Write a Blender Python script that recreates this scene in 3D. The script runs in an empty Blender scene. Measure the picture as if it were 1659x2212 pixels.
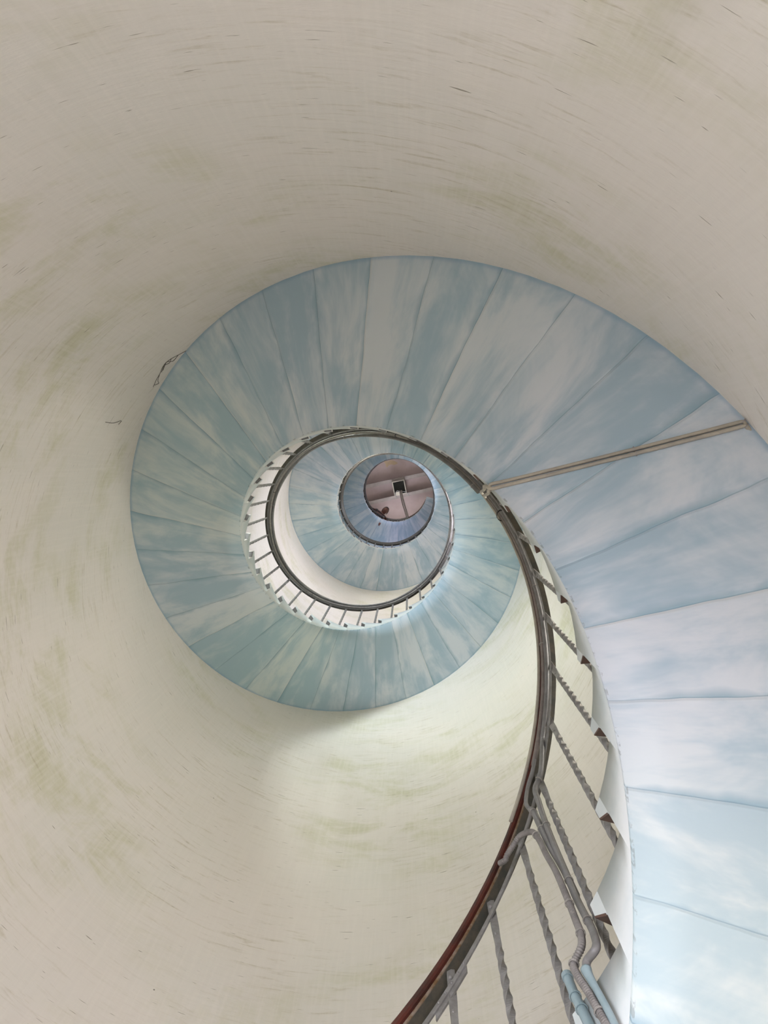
import bpy, bmesh, math, random
from mathutils import Vector, Matrix
random.seed(7)
PI = math.pi
C = bpy.context.scene.collection
S = bpy.context.scene

# ------------------------------------------------------------------ layout
U = 0.72            # metres: radius of the stair well
ZC = 1.5            # camera height above the ground floor
RO = 1.9115         # wall radius, in well radii
PITCH = 8.1553      # rise of one turn, in well radii
H0 = 2.3082
DT = 2*PI/35        # angle of one step
T_FIRST, T_LAST = -3.42, 18.66
T_RISER0 = -0.430   # angle of one riser line
CX, CY = 0.38157, -0.77005
FPX = 1660.0
TX, TY = 0.05849, 0.03344

def hh(t): return H0 + PITCH*t/(2*PI)            # height of the soffit, relative to the camera
def W(r, t, z): return Vector((r*math.cos(t)*U, -r*math.sin(t)*U, z*U + ZC))
def Wd(r, t, dh): return W(r, t, hh(t)+dh)

cx_, sx_, cy_, sy_ = math.cos(TX), math.sin(TX), math.cos(TY), math.sin(TY)
ROT = Matrix(((1,0,0),(0,cx_,-sx_),(0,sx_,cx_))) @ Matrix(((cy_,0,sy_),(0,1,0),(-sy_,0,cy_)))
def at(u, v, z):
    """point at height z (well radii above the camera) seen at photo position u, v"""
    d = ROT.transposed() @ Vector(((u-829.5)/FPX, (v-1106)/FPX, 1.0))
    s = z/d.z
    return Vector(((CX+s*d.x)*U, (CY+s*d.y)*U, z*U+ZC))

# ------------------------------------------------------------------ camera
cam = bpy.data.cameras.new('camera'); co = bpy.data.objects.new('camera', cam); C.objects.link(co)
right, down, fwd = ROT[0], ROT[1], ROT[2]
M = Matrix(((right.x, -down.x, -fwd.x, CX*U), (right.y, -down.y, -fwd.y, CY*U), (right.z, -down.z, -fwd.z, ZC), (0,0,0,1)))
co.matrix_world = M
cam.sensor_fit = 'VERTICAL'; cam.sensor_height = 36; cam.sensor_width = 27
cam.lens = FPX/2212*36; cam.clip_start = 0.02; cam.clip_end = 200
S.camera = co
S.view_settings.view_transform = 'Standard'; S.view_settings.look = 'None'
S.view_settings.gamma = 1; S.view_settings.use_curve_mapping = False
S.view_settings.exposure = 0.0
# world: pale overcast sky, reaches the tower only through its openings
w = bpy.data.worlds.new('world'); S.world = w; w.use_nodes = True
w.node_tree.nodes['Background'].inputs[0].default_value = (0.80, 0.90, 1.0, 1)
w.node_tree.nodes['Background'].inputs[1].default_value = 0.4

# openings in the wall: name, azimuth t, half angle, z0, z1, light power, colour
OPEN = [
 ('door_1',   0.70, 0.36, -2.05,  1.25, 48.0, (1.125, 1.0, 1.104)),
 ('window_1', 2.05, 0.24,  6.60,  8.10, 87.0, (0.931, 1.0, 0.954)),
 ('window_2', 0.40, 0.24, 11.75, 13.00, 112.0, (1.027, 1.0, 1.143)),
 ('window_fill_3', 3.60, 0.22, 16.90, 18.30, 100.0, (0.900, 1.0, 1.260)),  # unseen window, added to light and tint the second turn's soffit
 ('window_4', 4.75, 0.24, 26.90, 28.70, 128.9, (0.978, 1.0, 1.140)),
 ('window_5', 1.40, 0.20, 21.80, 23.20, 80.0, (0.950, 1.0, 1.450)),
 ('window_fill_6', 2.25, 0.26, -1.00,  0.90, 104.0, (0.971, 1.0, 1.144)),  # unseen ground-level window, added as fill light from below
 ('window_fill_7', 0.25, 0.22,  3.70,  5.10, 37.0, (1.054, 1.0, 0.919)),  # unseen window, added as soft fill for the first level
 ('window_fill_8', 2.15, 0.22, 14.10, 15.30, 93.8, (1.023, 1.0, 0.942)),  # unseen window, added to light the second turn's soffit from below
 ('window_fill_9', 1.45, 0.24,  9.20, 10.50, 40.0, (0.825, 1.0, 1.300)),  # unseen window, added to brighten the second turn
]
REV = 0.75   # depth of the openings through the wall, metres
Z_CEIL = 29.6
for nm, tc, ha, z0, z1, pw, col in OPEN:
    L = bpy.data.lights.new('daylight_'+nm, 'AREA'); L.shape = 'RECTANGLE'
    L.size = 2*ha*RO*U*(0.45 if nm == 'window_1' else 1.15);   # narrower lamp in window_1 sharpens the edge of its light patch
    L.size_y = (z1-z0)*U; L.energy = pw; L.color = col
    lo = bpy.data.objects.new('daylight_'+nm, L); C.objects.link(lo)
    lo.location = W(RO + (REV+0.03)/U, tc, (z0+z1)/2)
    inward = Vector((-math.cos(tc), math.sin(tc), 0))
    lo.rotation_euler = inward.to_track_quat('-Z', 'Y').to_euler()

# ------------------------------------------------------------------ materials
def newmat(name):
    m = bpy.data.materials.new(name); m.use_nodes = True
    return m, m.node_tree, m.node_tree.nodes['Principled BSDF']
class NT:
    def __init__(s, nt): s.nt = nt
    def n(s, typ, **kw):
        x = s.nt.nodes.new(typ)
        for k, v in kw.items(): setattr(x, k, v)
        return x
    def set(s, sock, v):
        if isinstance(v, bpy.types.NodeSocket): s.nt.links.new(v, sock)
        else: sock.default_value = v
    def math(s, op, a, b=0.0, c=0.0, clamp=False):
        x = s.n('ShaderNodeMath', operation=op, use_clamp=clamp)
        s.set(x.inputs[0], a); s.set(x.inputs[1], b); s.set(x.inputs[2], c)
        return x.outputs[0]
    def mix(s, f, a, b, mode='MIX'):
        x = s.n('ShaderNodeMix', data_type='RGBA', blend_type=mode)
        s.set(x.inputs[0], f)
        s.set(x.inputs[6], a if isinstance(a, bpy.types.NodeSocket) else (*a, 1))
        s.set(x.inputs[7], b if isinstance(b, bpy.types.NodeSocket) else (*b, 1))
        return x.outputs[2]
    def noise(s, vec, scale, detail=3, rough=0.55, dist=0.0):
        x = s.n('ShaderNodeTexNoise'); s.set(x.inputs['Vector'], vec)
        x.inputs['Scale'].default_value = scale; x.inputs['Detail'].default_value = detail
        x.inputs['Roughness'].default_value = rough; x.inputs['Distortion'].default_value = dist
        return x.outputs['Fac']
    def ramp(s, f, lo, hi):
        x = s.n('ShaderNodeMapRange', interpolation_type='SMOOTHSTEP'); s.set(x.inputs[0], f)
        x.inputs[1].default_value = lo; x.inputs[2].default_value = hi
        return x.outputs[0]
    def vec(s, x, y, z=0.0):
        c = s.n('ShaderNodeCombineXYZ'); s.set(c.inputs[0], x); s.set(c.inputs[1], y); s.set(c.inputs[2], z)
        return c.outputs[0]
    def uv(s):
        a = s.n('ShaderNodeUVMap'); sp = s.n('ShaderNodeSeparateXYZ'); s.nt.links.new(a.outputs[0], sp.inputs[0])
        return sp.outputs[0], sp.outputs[1]
    def obj(s): return s.n('ShaderNodeTexCoord').outputs['Object']
    def bump(s, h, strength, dist, bsdf):
        b = s.n('ShaderNodeBump'); b.inputs['Strength'].default_value = strength; b.inputs['Distance'].default_value = dist
        s.set(b.inputs['Height'], h); s.nt.links.new(b.outputs[0], bsdf.inputs['Normal'])

def simple(name, a, b=None, rough=0.6, metal=0.0, scale=30, bump=0.0):
    m, nt, bs = newmat(name); N = NT(nt)
    if b is None: b = tuple(x*0.8 for x in a)
    f = N.ramp(N.noise(N.obj(), scale, 5, 0.65), 0.35, 0.65)
    N.set(bs.inputs['Base Color'], N.mix(f, a, b))
    bs.inputs['Roughness'].default_value = rough; bs.inputs['Metallic'].default_value = metal
    if bump: N.bump(N.noise(N.obj(), scale*3, 4), bump, 0.002, bs)
    return m

# limewashed wall, uv in metres: u around, v up
def wall_material():
    m, nt, bs = newmat('cream_limewash'); N = NT(nt)
    u, v = N.uv()
    P = N.vec(u, v)
    big = N.noise(P, 0.9, 4, 0.6)
    col = N.mix(N.ramp(big, 0.35, 0.65), (0.800, 0.755, 0.690), (0.765, 0.740, 0.675))
    patch = N.ramp(N.noise(N.vec(u, N.math('MULTIPLY', v, 1.5)), 2.3, 5, 0.7, 0.4), 0.44, 0.70)
    zone = N.ramp(N.noise(N.vec(N.math('ADD', u, 3.7), v), 0.8, 2), 0.40, 0.60)
    col = N.mix(N.math('MULTIPLY', N.math('MULTIPLY', patch, zone), 0.72), col, (0.58, 0.57, 0.38))
    # brushed horizontal smears
    smear = N.ramp(N.noise(N.vec(N.math('MULTIPLY', u, 5.0), N.math('MULTIPLY', v, 46)), 1.0, 5, 0.7, 0.6), 0.52, 0.74)
    zone2 = N.math('ADD', 0.18, N.math('MULTIPLY', N.ramp(N.noise(N.vec(u, N.math('ADD', v, 9.1)), 1.3, 3), 0.40, 0.60), 0.82))
    col = N.mix(N.math('MULTIPLY', N.math('MULTIPLY', smear, zone2), 0.70), col, (0.48, 0.43, 0.29))
    # vertical brush marks
    br = N.noise(N.vec(N.math('MULTIPLY', u, 70), N.math('MULTIPLY', v, 3)), 1.0, 3)
    col = N.mix(N.math('MULTIPLY', N.ramp(br, 0.40, 0.70), 0.30), col, (0.84, 0.80, 0.73))
    # short dark scratches and specks
    sc = N.ramp(N.noise(N.vec(N.math('MULTIPLY', u, 11.0), N.math('MULTIPLY', v, 130)), 1.0, 2, 0.5, 0.3), 0.70, 0.76)
    col = N.mix(N.math('MULTIPLY', sc, 0.75), col, (0.20, 0.17, 0.11))
    vo = N.n('ShaderNodeTexVoronoi'); N.set(vo.inputs['Vector'], N.vec(u, v)); vo.inputs['Scale'].default_value = 4.3
    sp = N.math('LESS_THAN', vo.outputs['Distance'], 0.014)
    col = N.mix(N.math('MULTIPLY', sp, 0.75), col, (0.10, 0.08, 0.06))
    N.set(bs.inputs['Base Color'], col); bs.inputs['Roughness'].default_value = 0.85
    hgt = N.math('ADD', N.noise(N.vec(N.math('MULTIPLY', u, 3), N.math('MULTIPLY', v, 14)), 1.5, 5, 0.6), N.math('MULTIPLY', N.noise(P, 60, 3), 0.15))
    N.bump(hgt, 0.35, 0.006, bs)
    return m

# painted soffit, uv: u in steps, v = radius in well radii
def soffit_material():
    m, nt, bs = newmat('blue_painted_plaster'); N = NT(nt)
    u, v = N.uv()
    wob = N.math('MULTIPLY', N.math('SUBTRACT', N.noise(N.vec(u, N.math('MULTIPLY', v, 2.0)), 1.3, 2), 0.5), 0.10)
    uw = N.math('ADD', u, wob)
    cell = N.math('FLOOR', uw)
    wn = N.n('ShaderNodeTexWhiteNoise', noise_dimensions='1D'); N.set(wn.inputs['W'], cell)
    fr = N.math('SUBTRACT', uw, cell)
    cloud = N.noise(N.vec(N.math('MULTIPLY', uw, 0.9), N.math('MULTIPLY', v, 1.3)), 1.15, 5, 0.62, 0.5)
    streak = N.noise(N.vec(N.math('MULTIPLY', uw, 3.2), N.math('MULTIPLY', v, 1.1)), 1.0, 4, 0.6, 0.4)
    f = N.math('ADD', N.math('MULTIPLY', cloud, 0.72), N.math('ADD', N.math('MULTIPLY', wn.outputs[0], 0.11), N.math('MULTIPLY', streak, 0.26)))
    f = N.math('ADD', N.ramp(f, 0.44, 0.66), N.math('MULTIPLY', N.ramp(u, 43.2, 41.2), 0.40), 0, True)   # more white cloud paint towards the foot
    low = N.noise(N.vec(N.math('MULTIPLY', u, 0.05), 0.0), 1.6, 1)
    deep = N.mix(N.ramp(low, 0.42, 0.58), (0.380, 0.525, 0.570), (0.390, 0.510, 0.595))
    pale = N.mix(N.ramp(low, 0.42, 0.58), (0.620, 0.695, 0.675), (0.650, 0.695, 0.745))
    col = N.mix(f, deep, pale)
    # seam between formwork boards: a darker blue run on one side, a pale ridge on the other
    amp = N.ramp(N.noise(N.vec(N.math('MULTIPLY', cell, 3.1), N.math('MULTIPLY', v, 2.6)), 1.0, 3), 0.38, 0.62)
    wide = N.math('ADD', 0.012, N.math('MULTIPLY', amp, 0.115))
    d1 = N.math('MULTIPLY', N.math('SUBTRACT', 1.0, N.math('DIVIDE', fr, wide), 0, True), N.math('ADD', 0.35, N.math('MULTIPLY', amp, 0.5)))
    col = N.mix(d1, col, (0.235, 0.375, 0.455))
    line = N.math('LESS_THAN', fr, 0.012)
    col = N.mix(N.math('MULTIPLY', line, 0.38), col, (0.16, 0.24, 0.29))
    d2 = N.math('MULTIPLY', N.math('MULTIPLY', N.math('SUBTRACT', 1.0, N.math('DIVIDE', N.math('SUBTRACT', 1.0, fr), 0.05), 0, True), N.ramp(wn.outputs[0], 0.45, 0.7)), 0.55)
    col = N.mix(d2, col, (0.66, 0.68, 0.66))
    # flaking dirt along the well edge, a darker blue line along the wall
    fl = N.math('MULTIPLY', N.math('LESS_THAN', v, 1.006), N.ramp(N.noise(N.vec(N.math('MULTIPLY', u, 6.0), N.math('MULTIPLY', v, 30)), 1.0, 4, 0.7), 0.50, 0.60))
    col = N.mix(N.math('MULTIPLY', fl, 0.45), col, (0.16, 0.17, 0.16))
    eg = N.ramp(N.math('ADD', v, N.math('MULTIPLY', N.noise(N.vec(u, 0.0), 3.0, 3), 0.03)), 1.900, 1.925)
    col = N.mix(N.math('MULTIPLY', eg, 0.6), col, (0.26, 0.40, 0.52))
    N.set(bs.inputs['Base Color'], col); bs.inputs['Roughness'].default_value = 0.75
    hb = N.math('ADD', N.math('MULTIPLY', N.ramp(N.math('ABSOLUTE', N.math('SUBTRACT', fr, 0.5)), 0.47, 0.5), -0.8), N.math('MULTIPLY', cloud, 1.2))
    N.bump(hb, 0.35, 0.008, bs)
    return m

M_WALL = wall_material()
M_SOFFIT = soffit_material()
M_STRINGER = simple('pale_green_grey_paint', (0.66, 0.69, 0.67), (0.56, 0.62, 0.61), 0.75, 0, 5)
M_STONE = simple('worn_concrete', (0.74, 0.72, 0.69), (0.66, 0.64, 0.61), 0.85, 0, 12, 0.3)
M_NOSING = simple('rusty_brown_paint', (0.13, 0.070, 0.050), (0.075, 0.050, 0.042), 0.6, 0, 25, 0.4)
M_WOOD = simple('dark_red_wood', (0.088, 0.018, 0.011), (0.038, 0.011, 0.008), 0.38, 0, 18, 0.2)
M_IRON_D = simple('dark_green_grey_iron', (0.060, 0.062, 0.052), (0.11, 0.095, 0.07), 0.55, 0.1, 22, 0.5)
M_EDGE = simple('chipped_cream_rust', (0.27, 0.22, 0.17), (0.16, 0.09, 0.035), 0.7, 0, 40, 0.5)
M_NOSING_G = simple('dark_grey_nosing_paint', (0.17, 0.17, 0.175), (0.12, 0.12, 0.125), 0.6, 0, 25)
M_IRON = simple('grey_painted_iron', (0.290, 0.285, 0.275), (0.205, 0.198, 0.185), 0.40, 0.15, 28, 0.5)
M_PIPE = simple('grey_plastic_conduit', (0.225, 0.220, 0.215), (0.165, 0.160, 0.152), 0.42, 0, 20)
M_PIPE_B = simple('brown_grey_conduit', (0.24, 0.205, 0.185), (0.17, 0.145, 0.13), 0.5, 0, 24)
M_PIPE_CREAM = simple('cream_conduit', (0.44, 0.40, 0.32), (0.34, 0.31, 0.26), 0.55, 0, 14)
M_PIPE_BLUE = simple('pale_blue_pipe', (0.30, 0.39, 0.41), (0.25, 0.34, 0.36), 0.5, 0, 20)
M_FLEX = simple('grey_flexible_conduit', (0.245, 0.230, 0.215), (0.18, 0.168, 0.158), 0.45, 0, 30)
M_TIE = simple('grey_cable_tie', (0.36, 0.34, 0.31), (0.26, 0.24, 0.22), 0.5, 0, 40)
M_TIE_K = simple('black_cable_tie', (0.02, 0.02, 0.02), None, 0.5)
M_CEIL = simple('pinkish_grey_ceiling', (0.34, 0.265, 0.250), (0.29, 0.225, 0.215), 0.8, 0, 2.2)
M_BEAM = simple('grey_beam_paint', (0.27, 0.235, 0.215), (0.22, 0.19, 0.175), 0.8, 0, 6)
M_OCHRE = simple('bare_ochre_plaster', (0.36, 0.27, 0.16), (0.28, 0.21, 0.14), 0.9, 0, 9)
M_BOXD = simple('dark_box_interior', (0.035, 0.040, 0.035), None, 0.7)
M_FRAME = simple('white_window_paint', (0.62, 0.62, 0.60), None, 0.5)
M_SKIN = simple('skin', (0.22, 0.095, 0.062), (0.18, 0.075, 0.05), 0.5)
M_HAIR = simple('dark_hair', (0.03, 0.015, 0.01), None, 0.6)
M_COAT = simple('dark_coat', (0.055, 0.045, 0.045), None, 0.8)
M_WEB = simple('dusty_cobweb', (0.09, 0.08, 0.065), None, 0.9)

# ------------------------------------------------------------------ object helpers
def link(name, bm, mats, parent=None, smooth=False):
    me = bpy.data.meshes.new(name); bm.normal_update(); bm.to_mesh(me); bm.free()
    for m in (mats if isinstance(mats, (list, tuple)) else [mats]): me.materials.append(m)
    if smooth:
        for p in me.polygons: p.use_smooth = True
    o = bpy.data.objects.new(name, me); C.objects.link(o)
    if parent: o.parent = parent
    return o
def thing(name, label, cat, loc=(0,0,0), group=None):
    o = bpy.data.objects.new(name, None); C.objects.link(o); o.location = loc
    o.empty_display_size = 0.1
    o['label'] = label; o['category'] = cat
    if group: o['group'] = group
    return o
def tag(o, label, cat, group=None):
    o['label'] = label; o['category'] = cat
    if group: o['group'] = group
    return o
def struct(o): o['kind'] = 'structure'; return o
def rel(o, parent):
    """parent a mesh built in world space under an empty that is not at the origin"""
    o.parent = parent; o.matrix_parent_inverse = Matrix.Translation(-Vector(parent.location)); return o
def box(bm, c, size, rot=None, mat=0):
    r = bmesh.ops.create_cube(bm, size=1.0)
    T = Matrix.Translation(c) @ (rot.to_4x4() if rot else Matrix()) @ Matrix.Diagonal((*size, 1))
    bmesh.ops.transform(bm, matrix=T, verts=r['verts'])
    for v in r['verts']:
        for f in v.link_faces: f.material_index = mat
    return r['verts']

def catmull(pts, n=8):
    P = [Vector(p) for p in pts]; P = [2*P[0]-P[1]] + P + [2*P[-1]-P[-2]]
    out = []
    for i in range(1, len(P)-2):
        a, b, c, d = P[i-1:i+3]
        for k in range(n):
            s = k/n
            out.append(0.5*((2*b)+(c-a)*s+(2*a-5*b+4*c-d)*s*s+(3*b-a-3*c+d)*s**3))
    out.append(P[-2]); return out
def resample(pts, step):
    out = [pts[0]]; acc = 0
    for a, b in zip(pts, pts[1:]):
        L = (b-a).length
        if L < 1e-9: continue
        s = step-acc
        while s <= L:
            out.append(a.lerp(b, s/L)); s += step
        acc = L-(s-step)
    if (out[-1]-pts[-1]).length > step*0.2: out.append(pts[-1])
    return out
def tube(bm, pts, rad, seg=10, rib=None):
    """sweep a circle; rib = (pitch, depth) corrugates it"""
    if rib: pts = resample(pts, rib[0]/4)
    n = len(pts); up = None; rings = []
    for i, p in enumerate(pts):
        d = (pts[min(i+1, n-1)]-pts[max(i-1, 0)]).normalized()
        if up is None:
            up = d.orthogonal().normalized()
        up = (up - d*up.dot(d)).normalized(); sd = d.cross(up)
        r = rad(i/(n-1)) if callable(rad) else rad
        if rib: r -= rib[1]*(0, 0.5, 1, 0.5)[i % 4]
        rings.append([bm.verts.new(p+(up*math.cos(a)+sd*math.sin(a))*r) for a in [2*PI*k/seg for k in range(seg)]])
    for A, B in zip(rings, rings[1:]):
        for k in range(seg):
            f = bm.faces.new((A[k], A[(k+1)%seg], B[(k+1)%seg], B[k])); f.smooth = True
    bm.faces.new(rings[0][::-1]); bm.faces.new(rings[-1])
def tube_obj(name, pts, rad, mat, parent=None, seg=10, rib=None):
    bm = bmesh.new(); tube(bm, pts, rad, seg, rib); return link(name, bm, mat, parent)
def ring(bm, c, axis, ra, wid=0.004, thick=0.0015, rb=None, side=None):
    """a flat band around something, optionally oval (rb along side)"""
    axis = axis.normalized(); up = axis.orthogonal().normalized() if side is None else (side-axis*side.dot(axis)).normalized()
    sd = axis.cross(up); rb = rb or ra; n = 16; R = []
    for k in range(n):
        a = 2*PI*k/n; q = []
        for (dr, dz) in ((0, -wid/2), (thick, -wid/2), (thick, wid/2), (0, wid/2)):
            q.append(bm.verts.new(c + up*math.cos(a)*(ra+dr) + sd*math.sin(a)*(rb+dr) + axis*dz))
        R.append(q)
    for k in range(n):
        A, B = R[k], R[(k+1)%n]
        for j in range(4): bm.faces.new((A[j], A[(j+1)%4], B[(j+1)%4], B[j]))
def sweep(bm, prof, t0, t1, per=4):
    """profile [(r, dh)] along the helix"""
    n = max(2, int((t1-t0)/DT*per)); rings = []
    for i in range(n+1):
        t = t0+(t1-t0)*i/n
        rings.append([bm.verts.new(Wd(r, t, d)) for r, d in prof])
    m = len(prof)
    for A, B in zip(rings, rings[1:]):
        for k in range(m): bm.faces.new((A[k], A[(k+1)%m], B[(k+1)%m], B[k]))
    bm.faces.new(rings[0][::-1]); bm.faces.new(rings[-1])
def helix(r, dh, t0, t1, per=4):
    n = max(2, int((t1-t0)/DT*per))
    rr = r if callable(r) else (lambda t: r); dd = dh if callable(dh) else (lambda t: dh)
    return [Wd(rr(t), t, dd(t)) for t in [t0+(t1-t0)*i/n for i in range(n+1)]]

# ------------------------------------------------------------------ setting: round wall with its openings
def build_wall():
    zf = -ZC/U
    ts = set(); zs = {zf, Z_CEIL+0.35}
    for i in range(96): ts.add(round(2*PI*i/96, 5))
    for nm, tc, ha, z0, z1, *_ in OPEN:
        for e in (tc-ha, tc+ha):
            e = e % (2*PI)
            ts = {x for x in ts if abs(x-e) > 0.02}; ts.add(round(e, 5))
        zs |= {max(z0, zf), z1}
    for k in range(24): zs.add(round(zf+(Z_CEIL+0.35-zf)*k/24, 4))
    ts = sorted(ts); zs = sorted(zs)
    def inside(t, z):
        for nm, tc, ha, z0, z1, *_ in OPEN:
            if abs((t-tc+PI) % (2*PI)-PI) < ha and max(z0, zf) < z < z1: return True
        return False
    bm = bmesh.new(); uvl = bm.loops.layers.uv.new('UVMap')
    def quad(r, ps):
        vs = [bm.verts.new(W(rr, t, z)) for rr, t, z in ps]; f = bm.faces.new(vs)
        for l, (rr, t, z) in zip(f.loops, ps): l[uvl].uv = (t*RO*U + (rr-RO)*U, z*U)
        return f
    n = len(ts)
    for i in range(n):
        t0 = ts[i]; t1 = ts[(i+1) % n] + (2*PI if i == n-1 else 0)
        for z0, z1 in zip(zs, zs[1:]):
            if not inside((t0+t1)/2 % (2*PI), (z0+z1)/2):
                quad(RO, [(RO, t0, z0), (RO, t1, z0), (RO, t1, z1), (RO, t0, z1)]).smooth = True
                ro = RO+REV/U
                quad(ro, [(ro, t0, z0), (ro, t0, z1), (ro, t1, z1), (ro, t1, z0)])
    ro = RO+REV/U
    for nm, tc, ha, z0, z1, *_ in OPEN:
        z0 = max(z0, zf)
        for t in (tc-ha, tc+ha): quad(0, [(RO, t, z0), (ro, t, z0), (ro, t, z1), (RO, t, z1)])
        k = 6
        for z in (z0, z1):
            for j in range(k):
                a = tc-ha+2*ha*j/k; b = tc-ha+2*ha*(j+1)/k
                quad(0, [(RO, a, z), (RO, b, z), (ro, b, z), (ro, a, z)])
    bmesh.ops.remove_doubles(bm, verts=bm.verts, dist=1e-5)
    return struct(link('wall_round', bm, M_WALL))
build_wall()
def disc(name, z0, z1, r, mat):
    bm = bmesh.new()
    bmesh.ops.create_cone(bm, cap_ends=True, segments=96, radius1=r, radius2=r, depth=z1-z0)
    bmesh.ops.translate(bm, vec=(0, 0, (z0+z1)/2), verts=bm.verts)
    return struct(link(name, bm, mat))
disc('floor', -0.2, 0.0, RO*U+REV, M_STONE)
ceil_z = Z_CEIL*U+ZC
disc('ceiling', ceil_z, ceil_z+0.25, RO*U+REV, M_CEIL)
for nm, tc, ha, z0, z1, *_ in OPEN:
    ini = Vector((math.cos(tc), -math.sin(tc), 0)); tan = Vector((math.sin(tc), math.cos(tc), 0))
    R3 = Matrix((ini, tan, Vector((0,0,1)))).transposed()
    zb = max(z0, -ZC/U); zc = (zb+z1)/2*U+ZC; hgt = (z1-zb)*U; wd = 2*ha*RO*U*1.02
    c = ini*(RO*U+REV*0.55); c.z = zc
    bm = bmesh.new(); th = 0.05
    for s in (-1, 1):
        box(bm, c+tan*s*(wd/2-th/2+0.06), (0.06, th, hgt), R3)
        if nm[0] == 'w' or s == 1: box(bm, c+Vector((0,0,s*(hgt/2-th/2))), (0.06, wd+0.12, th), R3)
    if nm[0] == 'w':
        box(bm, c, (0.03, 0.03, hgt), R3); box(bm, c, (0.03, wd, 0.03), R3)
    struct(link(nm, bm, M_FRAME))

# ------------------------------------------------------------------ the spiral staircase
stair = thing('spiral_staircase', 'concrete spiral staircase with blue painted soffit winding up around the open well', 'staircase', W(1.45, T_FIRST, -ZC/U))
K0 = math.ceil((T_FIRST-T_RISER0)/DT); K1 = math.floor((T_LAST-T_RISER0)/DT)
RW = 1.93
OV, TH, CH = 0.044, 0.063, 0.050
def tk(k): return T_RISER0+DT*k
def zk(k): return hh(tk(k))+0.358
SK = 0.018
zfl = -ZC/U
def soffit_z(t): return max(hh(t), zfl+0.001)
bm = bmesh.new()
def Q(ps, mi=0):
    f = bm.faces.new([bm.verts.new(W(*p)) for p in ps]); f.material_index = mi; return f
for k in range(K0, K1):
    a, b = tk(k), tk(k+1); z = zk(k)
    m = 3
    for j in range(m):
        p, q = a+(b-a)*j/m, a+(b-a)*(j+1)/m
        Q([(1, p, soffit_z(p)+SK), (1, q, soffit_z(q)+SK), (1, q, z), (1, p, z)]).smooth = True      # inner face
        Q([(1, p, z), (1, q, z), (RW, q, z), (RW, p, z)], 1)                                           # tread
        Q([(1, q, soffit_z(q)+SK), (1, p, soffit_z(p)+SK), (RW, p, soffit_z(p)+SK), (RW, q, soffit_z(q)+SK)])
    an, rn = a-OV, a-OV/RW
    Q([(1, an, z-TH), (1, a, z-TH-CH), (1, a, z), (1, an, z)])
    Q([(1, an, z), (1, a, z), (RW, a, z), (RW, rn, z)], 1)
    Q([(1, an, z-TH), (1, an, z), (RW, rn, z), (RW, rn, z-TH)], 1)
    Q([(1, an, z-TH), (RW, rn, z-TH), (RW, a, z-TH-CH), (1, a, z-TH-CH)], 1)
    zb = zk(k-1) if k > K0 else soffit_z(a)+SK
    Q([(1, a, z-TH-CH), (RW, a, z-TH-CH), (RW, a, zb), (1, a, zb)], 1)
b = tk(K1)
Q([(1, b, hh(b)+SK), (RW, b, hh(b)+SK), (RW, b, zk(K1-1)), (1, b, zk(K1-1))])
bmesh.ops.remove_doubles(bm, verts=bm.verts, dist=1e-5)
rel(link('stepped_slab', bm, [M_STRINGER, M_STONE]), stair)
# soffit skin
bm = bmesh.new(); uvl = bm.loops.layers.uv.new('UVMap')
def QU(ps):
    f = bm.faces.new([bm.verts.new(W(r, t, z)) for r, t, z in ps])
    for l, (r, t, z) in zip(f.loops, ps): l[uvl].uv = ((t-T_RISER0)/DT + 40.35, r)
    f.smooth = True; return f
NR = 6
for k in range(K0, K1):
    for j in range(3):
        p, q = tk(k)+DT*j/3, tk(k)+DT*(j+1)/3
        for i in range(NR):
            r0, r1 = 1+(RW-1)*i/NR, 1+(RW-1)*(i+1)/NR
            QU([(r0, p, soffit_z(p)), (r1, p, soffit_z(p)), (r1, q, soffit_z(q)), (r0, q, soffit_z(q))])
        QU([(1, q, soffit_z(q)), (1, q, soffit_z(q)+SK), (1, p, soffit_z(p)+SK), (1, p, soffit_z(p))])
p = tk(K1); QU([(1, p, hh(p)), (RW, p, hh(p)), (RW, p, hh(p)+SK), (1, p, hh(p)+SK)])
bmesh.ops.remove_doubles(bm, verts=bm.verts, dist=1e-5)
o = rel(link('soffit', bm, M_SOFFIT), stair); o['label'] = 'blue painted underside of the staircase'
# nosing strips under every tread lip
def nosing_mesh():
    bm = bmesh.new(); e = 0.003
    def row(r, o): 
        a = -OV/r
        return [bm.verts.new(Vector((r*math.cos(t)*U, -r*math.sin(t)*U, z*U))) for t, z in
                ((a-0.0*o, -TH-e), (0.0-e, -TH-CH-e), (0.0-e, -TH-CH+0.01), (a, -TH+0.006))]
    A, B = row(0.9985, 1), row(RW-0.01, 1)
    for j in range(4): bm.faces.new((A[j], A[(j+1)%4], B[(j+1)%4], B[j]))
    bm.faces.new(A[::-1]); bm.faces.new(B)
    me = bpy.data.meshes.new('nosing'); bm.to_mesh(me); bm.free(); me.materials.append(M_NOSING); return me
nm_ = nosing_mesh()
KV = math.ceil((-1.3-T_RISER0)/DT)
rest = bmesh.new()
for k in range(K0, K1):
    M_ = Matrix.Translation((0, 0, zk(k)*U+ZC)) @ Matrix.Rotation(-tk(k), 4, 'Z')
    if KV <= k < KV+100:
        o = bpy.data.objects.new('nosing', nm_); C.objects.link(o); o.parent = stair
        o.matrix_parent_inverse = Matrix.Translation(-Vector(stair.location)); o.matrix_basis = M_
        if k > KV+11:
            o.material_slots[0].link = 'OBJECT'; o.material_slots[0].material = M_NOSING_G
        if k == KV: o['label'] = 'brown rusty nosing under the lip of a tread'
    else:
        tmp = bmesh.new(); tmp.from_mesh(nm_); tmp.transform(M_); me = bpy.data.meshes.new('x'); tmp.to_mesh(me); tmp.free(); rest.from_mesh(me)
o = rel(link('nosing', rest, M_NOSING), stair); o['kind'] = 'stuff'
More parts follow.
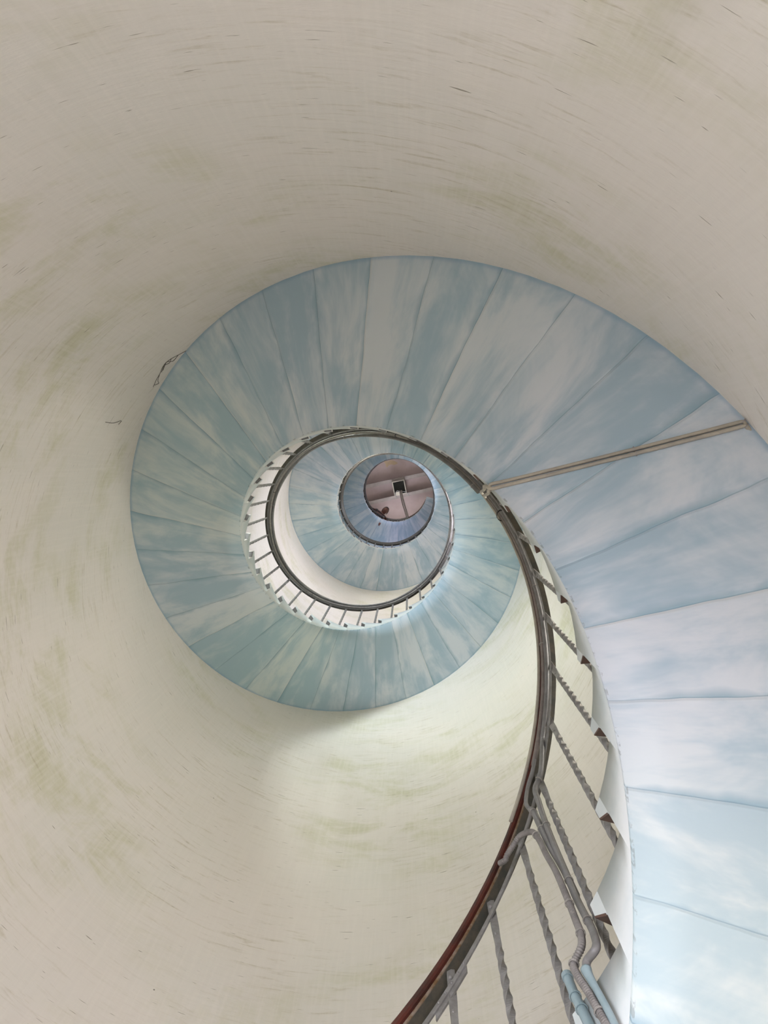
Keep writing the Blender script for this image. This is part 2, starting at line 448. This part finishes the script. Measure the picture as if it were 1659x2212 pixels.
# landing at the head of the stair, set back from the well
bm = bmesh.new()
la, lb = tk(K1), tk(K1)+1.2; zt = zk(K1-1)
for j in range(10):
    p, q = la+(lb-la)*j/10, la+(lb-la)*(j+1)/10
    R0 = 1.24
    for ps in ([(R0,p,zt),(R0,q,zt),(RW,q,zt),(RW,p,zt)], [(R0,q,zt-.25),(R0,p,zt-.25),(RW,p,zt-.25),(RW,q,zt-.25)], [(R0,p,zt-.25),(R0,q,zt-.25),(R0,q,zt),(R0,p,zt)]):
        bm.faces.new([bm.verts.new(W(*x)) for x in ps])
for t in (la, lb): bm.faces.new([bm.verts.new(W(*x)) for x in ((1.24,t,zt-.25),(RW,t,zt-.25),(RW,t,zt),(1.24,t,zt))])
bmesh.ops.remove_doubles(bm, verts=bm.verts, dist=1e-5)
rel(link('landing', bm, M_STRINGER), stair)

# ------------------------------------------------------------------ balustrade
RT0, RT1 = -3.2, 18.45
rail = thing('balustrade', 'iron balustrade with dark red wooden handrail and twisted grey balusters along the stairwell edge', 'railing', W(1.06, RT0, -ZC/U))
TOP = 1.590
bm = bmesh.new()
sweep(bm, [(1.034, TOP), (1.029, TOP+.012), (1.029, TOP+.036), (1.036, TOP+.052), (1.060, TOP+.060), (1.084, TOP+.052), (1.091, TOP+.036), (1.091, TOP+.012), (1.086, TOP)], RT0, RT1)
o = rel(link('handrail', bm, M_WOOD), rail); o['label'] = 'dark red varnished wooden handrail'
bm = bmesh.new(); sweep(bm, [(1.048, TOP-.016), (1.048, TOP), (1.100, TOP), (1.100, TOP-.016)], RT0, RT1)
rel(link('rail_band', bm, M_IRON_D), rail)
bm = bmesh.new(); sweep(bm, [(1.044, TOP-.018), (1.044, TOP-.001), (1.0485, TOP-.001), (1.0485, TOP-.018)], RT0, RT1)
o = rel(link('band_edge', bm, M_EDGE), rail); o['label'] = 'chipped cream and rust coloured edge strip'
bm = bmesh.new(); sweep(bm, [(1.053, 1.466), (1.053, 1.496), (1.059, 1.496), (1.059, 1.466)], RT0, RT1)
rel(link('lower_rail', bm, M_IRON), rail)
def baluster_mesh():
    """vertical bar from the tread up: flat top strap, long twist, plain foot; origin at foot"""
    bm = bmesh.new(); Hb = (TOP-0.012-0.335+0.0)*U
    wA, wB = 0.0105*U, 0.0088*U
    z = 0; rings = []; N_ = 150
    z0, z1 = 0.06*Hb, 0.80*Hb
    for i in range(N_+1):
        z = Hb*i/N_
        f = min(max((z-z0)/(z1-z0), 0), 1); ang = f*2*PI*3.6
        a, b = wA, wB
        if z > 0.83*Hb:
            s = min((z/Hb-0.83)/0.05, 1); a = wA*(1+0.30*s); b = wB*(1-0.62*s)
        c, s_ = math.cos(ang), math.sin(ang)
        rings.append([bm.verts.new((x*c-y*s_, x*s_+y*c, z)) for x, y in ((-b, -a), (b, -a), (b, a), (-b, a))])
    for A, B in zip(rings, rings[1:]):
        for k in range(4): bm.faces.new((A[k], A[(k+1)%4], B[(k+1)%4], B[k]))
    bm.faces.new(rings[0][::-1]); bm.faces.new(rings[-1])
    for zz in (0.845*Hb, 0.965*Hb):
        r = bmesh.ops.create_uvsphere(bm, u_segments=8, v_segments=6, radius=0.0055)
        bmesh.ops.transform(bm, matrix=Matrix.Translation((-wB*0.6, 0, zz)), verts=r['verts'])
    me = bpy.data.meshes.new('baluster'); bm.normal_update(); bm.to_mesh(me); bm.free(); me.materials.append(M_IRON); return me
bmesh_b = baluster_mesh(); rest = bmesh.new()
TB0 = -0.520
for k in range(-14, 110):
    t = TB0+DT*k
    if t < RT0+0.05 or t > RT1-0.05: continue
    # foot stands on the tread below
    kk = math.floor((t-T_RISER0)/DT); foot = zk(kk)
    M_ = Matrix.Translation(W(1.0665, t, 0)+Vector((0, 0, foot*U))) @ Matrix.Rotation(-t, 4, 'Z')
    top = hh(t)+TOP-0.012
    sc = (top-foot)*U/((TOP-0.012-0.335)*U)
    M_ = M_ @ Matrix.Diagonal((1, 1, sc, 1))
    if -1.35 < t and (t+1.35)/DT < 99:
        o = bpy.data.objects.new('baluster', bmesh_b); C.objects.link(o); o.parent = rail
        o.matrix_parent_inverse = Matrix.Translation(-Vector(rail.location)); o.matrix_basis = M_
    else:
        tmp = bmesh.new(); tmp.from_mesh(bmesh_b); tmp.transform(M_); me = bpy.data.meshes.new('x'); tmp.to_mesh(me); tmp.free(); rest.from_mesh(me)
o = rel(link('baluster', rest, M_IRON), rail); o['kind'] = 'stuff'
# splice plate bolted to the lower rail near its foot
bm = bmesh.new(); sweep(bm, [(1.059, 1.440), (1.059, 1.496), (1.066, 1.496), (1.066, 1.440)], -1.115, -1.0)
for q in range(5):
    c = Wd(1.0525, -1.10+0.024*q, 1.481); r = bmesh.ops.create_uvsphere(bm, u_segments=8, v_segments=6, radius=0.0035)
    bmesh.ops.translate(bm, vec=c, verts=r['verts'])
rel(link('splice_plate', bm, M_IRON), rail)

# ------------------------------------------------------------------ conduits
def ties(parent, path, idxs, ra, mat, rb=None):
    for i in idxs:
        i = min(max(i, 1), len(path)-2)
        d = path[i+1]-path[i-1]; bm = bmesh.new(); ring(bm, path[i], d, ra, rb=rb)
        rel(link('cable_tie', bm, mat), parent)
def conduit(name, label, path, rad, mat, tie_idx=(), tie_mat=None, group=None, rib=None, seg=10):
    o = thing(name, label, 'conduit', path[0], group)
    rel(tube_obj('tube', path, rad, mat, None, seg, rib), o)
    ties(o, path, tie_idx, (rad+0.0008), tie_mat or M_TIE)
    return o
RP = 0.0112*U
# main grey pipe: down the handrail, leaves it at the bend and follows one baluster to the stringer
def ctl(pts): return [W(r, t, z) for r, t, z in pts]
pa = helix(1.048, TOP-.060, -0.40, 17.55)[::-1]
pa2 = catmull(ctl([(1.048, -0.40, hh(-.40)+TOP-.060), (1.035, -0.475, 3.095), (1.020, -0.523, 3.010), (1.010, -0.522, 2.880), (1.020, -0.535, 2.79), (1.03, -0.543, 2.62), (1.03, -0.539, 2.43), (1.03, -0.536, 2.26),
     (1.020, -0.518, 2.10), (1.0, -0.500, 2.005), (0.975, -0.489, 1.915), (0.970, -0.530, 1.910), (0.970, -0.543, 1.885)]), 8)
A = pa+pa2[1:]
conduit('conduit_pipe', 'straight grey conduit pipe under the handrail, bending down beside a twisted baluster', A, RP, M_PIPE,
        list(range(30, len(pa)-6, 17)) + [len(pa)+10, len(pa)+34, len(pa)+50, len(pa)+62])
# pale blue pipe it ends in
bl = catmull(ctl([(0.970, -0.543, 1.893), (0.971, -0.541, 1.86), (0.972, -0.530, 1.78), (0.974, -0.520, 1.68), (0.975, -0.512, 1.50), (0.976, -0.506, 1.2)]), 6)
o = thing('blue_pipe', 'slim pale blue pipe socket joining the grey pipe, touching the stringer face', 'pipe', bl[0])
rel(tube_obj('tube', bl, lambda f: RP*(1.3-0.5*min(f*3, 1)), M_PIPE_BLUE), o)
# second rail pipe, brownish, ending in the S bend
pb = helix(1.038, TOP-.025, -0.50, 17.4)[::-1]
conduit('conduit_pipe', 'brownish conduit pipe clipped under the inner lip of the handrail', pb, RP, M_PIPE_B, list(range(21, len(pb), 16)))
pd = catmull(ctl([(1.038, -0.47, hh(-.47)+TOP-.025), (1.036, -0.515, 3.19), (1.03, -0.560, 3.12), (1.020, -0.588, 3.02), (1.018, -0.586, 2.955), (1.02, -0.570, 2.89), (1.02, -0.564, 2.78), (1.03, -0.561, 2.62), (1.04, -0.550, 2.46), (1.045, -0.545, 2.30)]), 8)
o = thing('conduit_pipe', 'short grey conduit pipe with an S bend below the end of the brownish one', 'conduit', pd[0])
rel(tube_obj('tube', pd, lambda f: RP*(0.75 if f < 0.50 else 1.10), M_PIPE), o)
ties(o, pd, (40, 50), RP*1.15, M_TIE)
# cream pipe on the inner side of the handrail, ends halfway down
pc = helix(1.024, TOP+.022, -0.69, 4.2)[::-1]
conduit('conduit_pipe', 'thin cream conduit pipe on the inner side of the handrail', pc, RP*0.75, M_PIPE_CREAM)
# further rail pipes of the upper turns
px_ = helix(lambda t: 1.012+0.003*math.sin(7*t), lambda t: TOP-.085+0.006*math.sin(11*t+1), 0.66, 17.6)[::-1]
conduit('conduit_pipe', 'wavy grey conduit pipe lowest in the bundle under the upper handrail', px_, RP*1.1, M_PIPE, list(range(9, len(px_), 23)), M_TIE)
py_ = helix(lambda t: 1.030+0.003*math.sin(5*t+2), lambda t: TOP-.125+0.008*math.sin(9*t), 1.2, 17.6)[::-1]
conduit('conduit_pipe', 'light grey conduit pipe sagging between ties under the upper handrail', py_, RP*0.8, M_TIE, list(range(15, len(py_), 29)), M_TIE_K)
# flexible hose
fb = catmull(ctl([(1.010, -0.775, 2.80), (1.004, -0.745, 2.775), (1.0, -0.731, 2.785), (0.99, -0.690, 2.775), (0.99, -0.643, 2.785), (0.99, -0.584, 2.72), (1.0, -0.573, 2.65), (1.0, -0.565, 2.54), (1.0, -0.551, 2.41), (1.0, -0.545, 2.25),
     (1.0, -0.543, 2.13), (0.995, -0.539, 2.06), (0.98, -0.540, 1.99), (0.965, -0.572, 1.945), (0.960, -0.568, 1.89), (0.965, -0.556, 1.82), (0.968, -0.545, 1.74), (0.968, -0.532, 1.66), (0.97, -0.51, 1.5), (0.97, -0.50, 1.2)]), 8)
conduit('flexible_hose', 'corrugated grey flexible conduit curling off the handrail and down to the blue pipes', fb, RP*0.98, M_FLEX, (44, 74, 88, 104, 128), M_TIE, None, (0.0062, 0.0016), 12)
# fat pale blue pipe
cb = catmull(ctl([(0.985, -0.622, 1.965), (0.985, -0.618, 1.90), (0.985, -0.608, 1.82), (0.985, -0.597, 1.72), (0.985, -0.58, 1.5), (0.985, -0.57, 1.2)]), 6)
bp_ = conduit('blue_pipe', 'fat pale blue pipe with an open top and two clamps, left of the corrugated hose', cb, RP*1.15, M_PIPE_BLUE, (7, 11), M_PIPE_BLUE)
ax_ = (cb[0]-cb[1]).normalized()
rel(tube_obj('dark_end_disc', [cb[0]-ax_*0.002, cb[0]+ax_*0.001], RP*1.0, M_BOXD, None, 14), bp_)  # dark disc on the closed tube, paints the shade inside the pipe mouth
bm = bmesh.new(); ring(bm, cb[0]+ax_*0.003, ax_, RP*1.06, 0.012, 0.0022); rel(link('rim', bm, M_PIPE_BLUE), bp_)
# two conduits across the soffit to the wall
for s in (-1, 1):
    P0 = W(1.0, 0.757, 0); P1 = W(1.895, 0.516, 0); off = (P1-P0).cross(Vector((0,0,1))).normalized()*0.0062*s
    run = []
    for i in range(25):
        q = P0.lerp(P1, i/24)+off; t = -math.atan2(q.y, q.x)
        run.append(Vector((q.x, q.y, (hh(t)-0.010)*U+ZC)))
    t_up = 0.745-0.012*s
    t_up += 0.015
    up_ = [W(1.024, t_up-0.135, hh(t_up)+1.36), W(1.010, t_up-0.115, hh(t_up)+1.15), W(0.993, t_up-0.075, hh(t_up)+0.80), W(0.988, t_up-0.035, hh(t_up)+0.32), W(0.987, t_up-0.010, hh(t_up)+0.14), W(0.986, t_up, hh(t_up)+0.01)]
    a_ = []
    for i in range(1, 10):
        t = 0.510-0.05*i; a_.append(W(RO-0.010, t, hh(0.516)-0.012-0.018*s-0.004*i))
    path = catmull(up_+run, 3)+catmull([run[-1]]+a_, 3)[1:]
    conduit('conduit_pipe', 'beige conduit crossing the blue soffit to the wall, %s one of the pair' % ('upper' if s == 1 else 'lower'), path, 0.0056, M_PIPE_CREAM, (60, 90), M_TIE)
# black zip tie on the rail bundle
bm = bmesh.new(); c = Wd(1.038, 0.49, TOP-.05); d = Wd(1.038, 0.52, TOP-.05)-c
ring(bm, c, d, 0.030, 0.006, 0.002, 0.020, Vector((0,0,1)))
tag(link('cable_tie', bm, M_TIE_K), 'black cable tie around the pipes on the handrail, below the crossing conduits', 'cable tie')

# ------------------------------------------------------------------ ceiling: beams, hatch box, pipes
def beam(u0, v0, u1, v1, wpx, zlow, ext, name):
    a, b = at(u0, v0, zlow), at(u1, v1, zlow); d = (b-a).normalized(); c = (a+b)/2
    wd = wpx/FPX*zlow*U; hgt = (Z_CEIL-zlow)*U
    ang = math.atan2(d.y, d.x); bm = bmesh.new()
    box(bm, Vector((c.x, c.y, c.z+hgt/2)), (ext, wd, hgt), Matrix.Rotation(ang, 3, 'Z'))
    return struct(link(name, bm, M_BEAM))
beam(792.5, 1051, 920, 1023.5, 8.0, 29.40, 2.2, 'trim_1')
beam(801, 1086.5, 936, 1055.5, 7.5, 29.40, 2.2, 'trim_2')
bx = thing('ceiling_box', 'square metal box with dark open inside fixed between the ceiling beams', 'junction box', at(861, 1056, 29.2))
zb_ = 29.25
a, b = at(847, 1042, zb_), at(872, 1037, zb_); c2 = at(877, 1064, zb_); d2 = at(854, 1071, zb_)
cc = (a+b+c2+d2)/4; dx = (b-a).length; ang = math.atan2((b-a).y, (b-a).x); Rb = Matrix.Rotation(ang, 3, 'Z'); dy = dx*1.12
bm = bmesh.new(); th = 0.02; hgt = (Z_CEIL-zb_)*U
for s in (-1, 1):
    box(bm, cc+Rb@Vector((0, s*dy/2, hgt/2)), (dx+th, th, hgt), Rb); box(bm, cc+Rb@Vector((s*dx/2, 0, hgt/2)), (th, dy, hgt), Rb)
rel(link('box_frame', bm, M_PIPE_CREAM), bx)
bm = bmesh.new(); box(bm, cc+Vector((0, 0, hgt*0.75)), (dx-th, dy-th, 0.02), Rb); rel(link('back_plate', bm, M_BOXD), bx)
bm = bmesh.new(); box(bm, cc+Rb@Vector((-dx*0.22, dy*0.42, 0.0)), (dx*0.35, dy*0.28, 0.08), Rb); rel(link('cable_gland', bm, M_PIPE_CREAM), bx)
bm = bmesh.new()
r = bmesh.ops.create_cone(bm, cap_ends=True, segments=16, radius1=0.035, radius2=0.035, depth=0.03)
bmesh.ops.translate(bm, vec=cc+Rb@Vector((dx*0.12, dy*0.10, 0.1)), verts=r['verts']); rel(link('socket', bm, M_TIE_K), bx)
zr = hh(17.62)+1.50
for i, (o1, lab) in enumerate(((-2.2, 'left'), (1.6, 'right'))):
    path = catmull([at(866+o1, 1060, 29.3), at(867+o1*0.9, 1067, 28.95), at(871+o1, 1085, 28.4), at(876+o1, 1102, 27.9), at(880.5+o1*0.9, 1117, 27.2), at(881+o1, 1122, 26.8)], 8)
    conduit('conduit_pipe', 'grey pipe dropping from the ceiling box to the top handrail, the %s of the two' % lab, path, 0.019, M_PIPE_B)
for i, (pts, lab) in enumerate(((((864, 1062), (858, 1060), (854, 1067), (857, 1075)), 'left'), (((868, 1062), (875, 1062), (881, 1066), (883, 1071)), 'right'))):
    tag(tube_obj('loose_cable', catmull([at(u, v, 28.85) for u, v in pts], 6), 0.008, M_PIPE), 'thin grey cable looping out of the ceiling box on its %s side' % lab, 'cable')
# bare patch in the ceiling paint
bm = bmesh.new(); ol = [(829,996.5),(833,996),(838,996.5),(843,994),(849,994.5),(853,996),(858,999),(859,1001),(855,1003),(851,1004.5),(846,1003),(842,1004),(839,1006),(836,1010),(834,1008),(833,1003),(831,1000)]
vs = [bm.verts.new(at(u, v, Z_CEIL-0.004)) for u, v in ol]; bm.faces.new(vs); bmesh.ops.triangulate(bm, faces=bm.faces)
o = link('trim_3', bm, M_OCHRE); struct(o)

# ------------------------------------------------------------------ person leaning over the top of the railing
def skinned(name, verts, edges, mat, parent, sub=2):
    me = bpy.data.meshes.new(name); me.from_pydata([v[:3] for v in verts], edges, []); me.materials.append(mat)
    o = bpy.data.objects.new(name, me); C.objects.link(o)
    md = o.modifiers.new('skin', 'SKIN'); md.use_smooth_shade = True
    for i, v in enumerate(verts): me.skin_vertices[0].data[i].radius = (v[3], v[4] if len(v) > 4 else v[3])
    me.skin_vertices[0].data[0].use_root = True
    s = o.modifiers.new('sub', 'SUBSURF'); s.levels = sub; s.render_levels = sub
    o.parent = parent; return o
tp = 16.62; kk = math.floor((tp-T_RISER0)/DT)
base = W(1.22, tp, zk(kk))
pr = thing('person', 'person in a dark coat leaning over the topmost railing and looking down the well', 'person', base)
pr.rotation_euler = (0, 0, math.atan2(-base.y, -base.x))      # local +x faces the well centre
hd = (0.275, 0.06, 1.345)
body = [(0, 0, .88, .13, .10), (0.02, 0, 1.05, .12, .09), (0.08, 0, 1.22, .135, .09), (0.15, 0.02, 1.33, .10, .07), (0.20, 0.04, 1.345, .045), (0.245, 0.05, 1.35, .05),
        (0.0, .10, .84, .085), (0.02, .11, .45, .055), (-.01, .11, .08, .040), (0.09, .12, .035, .035),
        (0.0, -.10, .84, .085), (0.02, -.11, .45, .055), (-.01, -.11, .08, .040), (0.09, -.12, .035, .035),
        (0.12, .17, 1.29, .050), (0.12, .27, 1.10, .036), (0.14, .18, .93, .026),
        (0.12, -.15, 1.29, .050), (0.12, -.25, 1.10, .036), (0.14, -.18, .93, .026)]
be = [(0,1),(1,2),(2,3),(3,4),(4,5),(0,6),(6,7),(7,8),(8,9),(0,10),(10,11),(11,12),(12,13),(3,14),(14,15),(15,16),(3,17),(17,18),(18,19)]
n0 = len(body)
for s, base_i in ((1, 16), (-1, 19)):
    for q in range(4):
        y = s*(.18-.012*q*1.2+.02); i0 = len(body)
        body += [(0.165, y-s*.01, .915, .009), (0.192, y-s*.012, .895-.004*q, .008), (0.192, y-s*.012, .868, .007)]
        be += [(base_i, i0), (i0, i0+1), (i0+1, i0+2)]
    i0 = len(body); body += [(0.145, s*.13, .905, .010), (0.158, s*.112, .885, .008)]; be += [(base_i, i0), (i0, i0+1)]
bo = skinned('body', body, be, M_SKIN, pr)
coat = [(0, 0, .80, .150, .125), (0.02, 0, 1.05, .140, .110), (0.08, 0, 1.22, .155, .110), (0.135, 0.02, 1.32, .110, .085),
        (0.12, .17, 1.29, .064), (0.12, .27, 1.10, .050), (0.13, .20, .97, .038), (0.12, -.15, 1.29, .064), (0.12, -.25, 1.10, .050), (0.13, -.20, .97, .038)]
o = skinned('coat', coat, [(0,1),(1,2),(2,3),(3,4),(4,5),(5,6),(3,7),(7,8),(8,9)], M_COAT, pr); o['label'] = 'dark coat'
tr = [(0,0,.84,.125,.11), (0.0,.10,.80,.098), (0.02,.11,.45,.068), (-.01,.11,.11,.055), (0.0,-.10,.80,.098), (0.02,-.11,.45,.068), (-.01,-.11,.11,.055)]
skinned('trousers', tr, [(0,1),(1,2),(2,3),(0,4),(4,5),(5,6)], M_COAT, pr)
# head: face turned down towards the well (local -z / +x)
hm = bmesh.new(); bmesh.ops.create_uvsphere(hm, u_segments=24, v_segments=16, radius=1.0)
for v in hm.verts:
    x, y, z = v.co; s = 1-0.18*max(0, -z)       # x forward, z up in head space; narrower chin
    v.co = Vector((x*0.090*s, y*0.072*s, z*0.112))
    if x > 0.75 and abs(y) < 0.22 and -0.35 < z < 0.2: v.co.x += 0.018*(1-abs(y)/0.22)*(0.6+(0.2-z))
    if x > 0.6 and 0.1 < z < 0.32 and 0.2 < abs(y) < 0.6: v.co.x -= 0.008
    if x > 0.6 and -0.62 < z < -0.45 and abs(y) < 0.35: v.co.x += 0.005
for s in (-1, 1):
    r = bmesh.ops.create_uvsphere(hm, u_segments=8, v_segments=6, radius=1.0)
    bmesh.ops.transform(hm, matrix=Matrix.Translation((-0.005, s*0.070, 0.0)) @ Matrix.Diagonal((0.018, 0.010, 0.030, 1)), verts=r['verts'])
HR = Matrix.Translation(hd) @ Matrix.Rotation(math.radians(62), 4, 'Y')
hm.transform(HR); link('head', hm, M_SKIN, pr, True)
hr = bmesh.new(); bmesh.ops.create_uvsphere(hr, u_segments=24, v_segments=16, radius=1.0)
bmesh.ops.delete(hr, geom=[v for v in hr.verts if (v.co.x > 0.35 and v.co.z < 0.52) or v.co.z < -0.55], context='VERTS')
for v in hr.verts: v.co = Vector((v.co.x*0.099-0.004, v.co.y*0.081, v.co.z*0.120+0.004))
bmesh.ops.solidify(hr, geom=hr.faces, thickness=0.006)
hr.transform(HR); o = link('hair', hr, M_HAIR, pr, True); o['label'] = 'short dark hair'

# ------------------------------------------------------------------ cobweb on the wall under the soffit
def wallpt(u, v, inset=0.002):
    d = ROT.transposed() @ Vector(((u-829.5)/FPX, (v-1106)/FPX, 1.0))
    r = RO-inset/U; A_ = d.x**2+d.y**2; B_ = 2*(CX*d.x+CY*d.y); C_ = CX**2+CY**2-r*r
    s = (-B_+math.sqrt(B_*B_-4*A_*C_))/(2*A_)
    return Vector(((CX+s*d.x)*U, (CY+s*d.y)*U, s*d.z*U+ZC))
bm = bmesh.new()
for ln in ([(402,758),(385,767),(370,775),(357,785),(350,796),(345,808),(338,820),(331,836)], [(385,767),(374,780),(360,782),(352,800)], [(370,775),(366,784),(355,790),(349,804)], [(345,808),(341,822),(343,828),(334,832)], [(228,912),(245,914),(262,909),(256,917)]):
    tube(bm, catmull([wallpt(*p) for p in ln], 4), 0.0012, 5)
tag(link('cobweb', bm, M_WEB), 'dark dusty cobweb on the cream wall just below the blue soffit', 'cobweb')
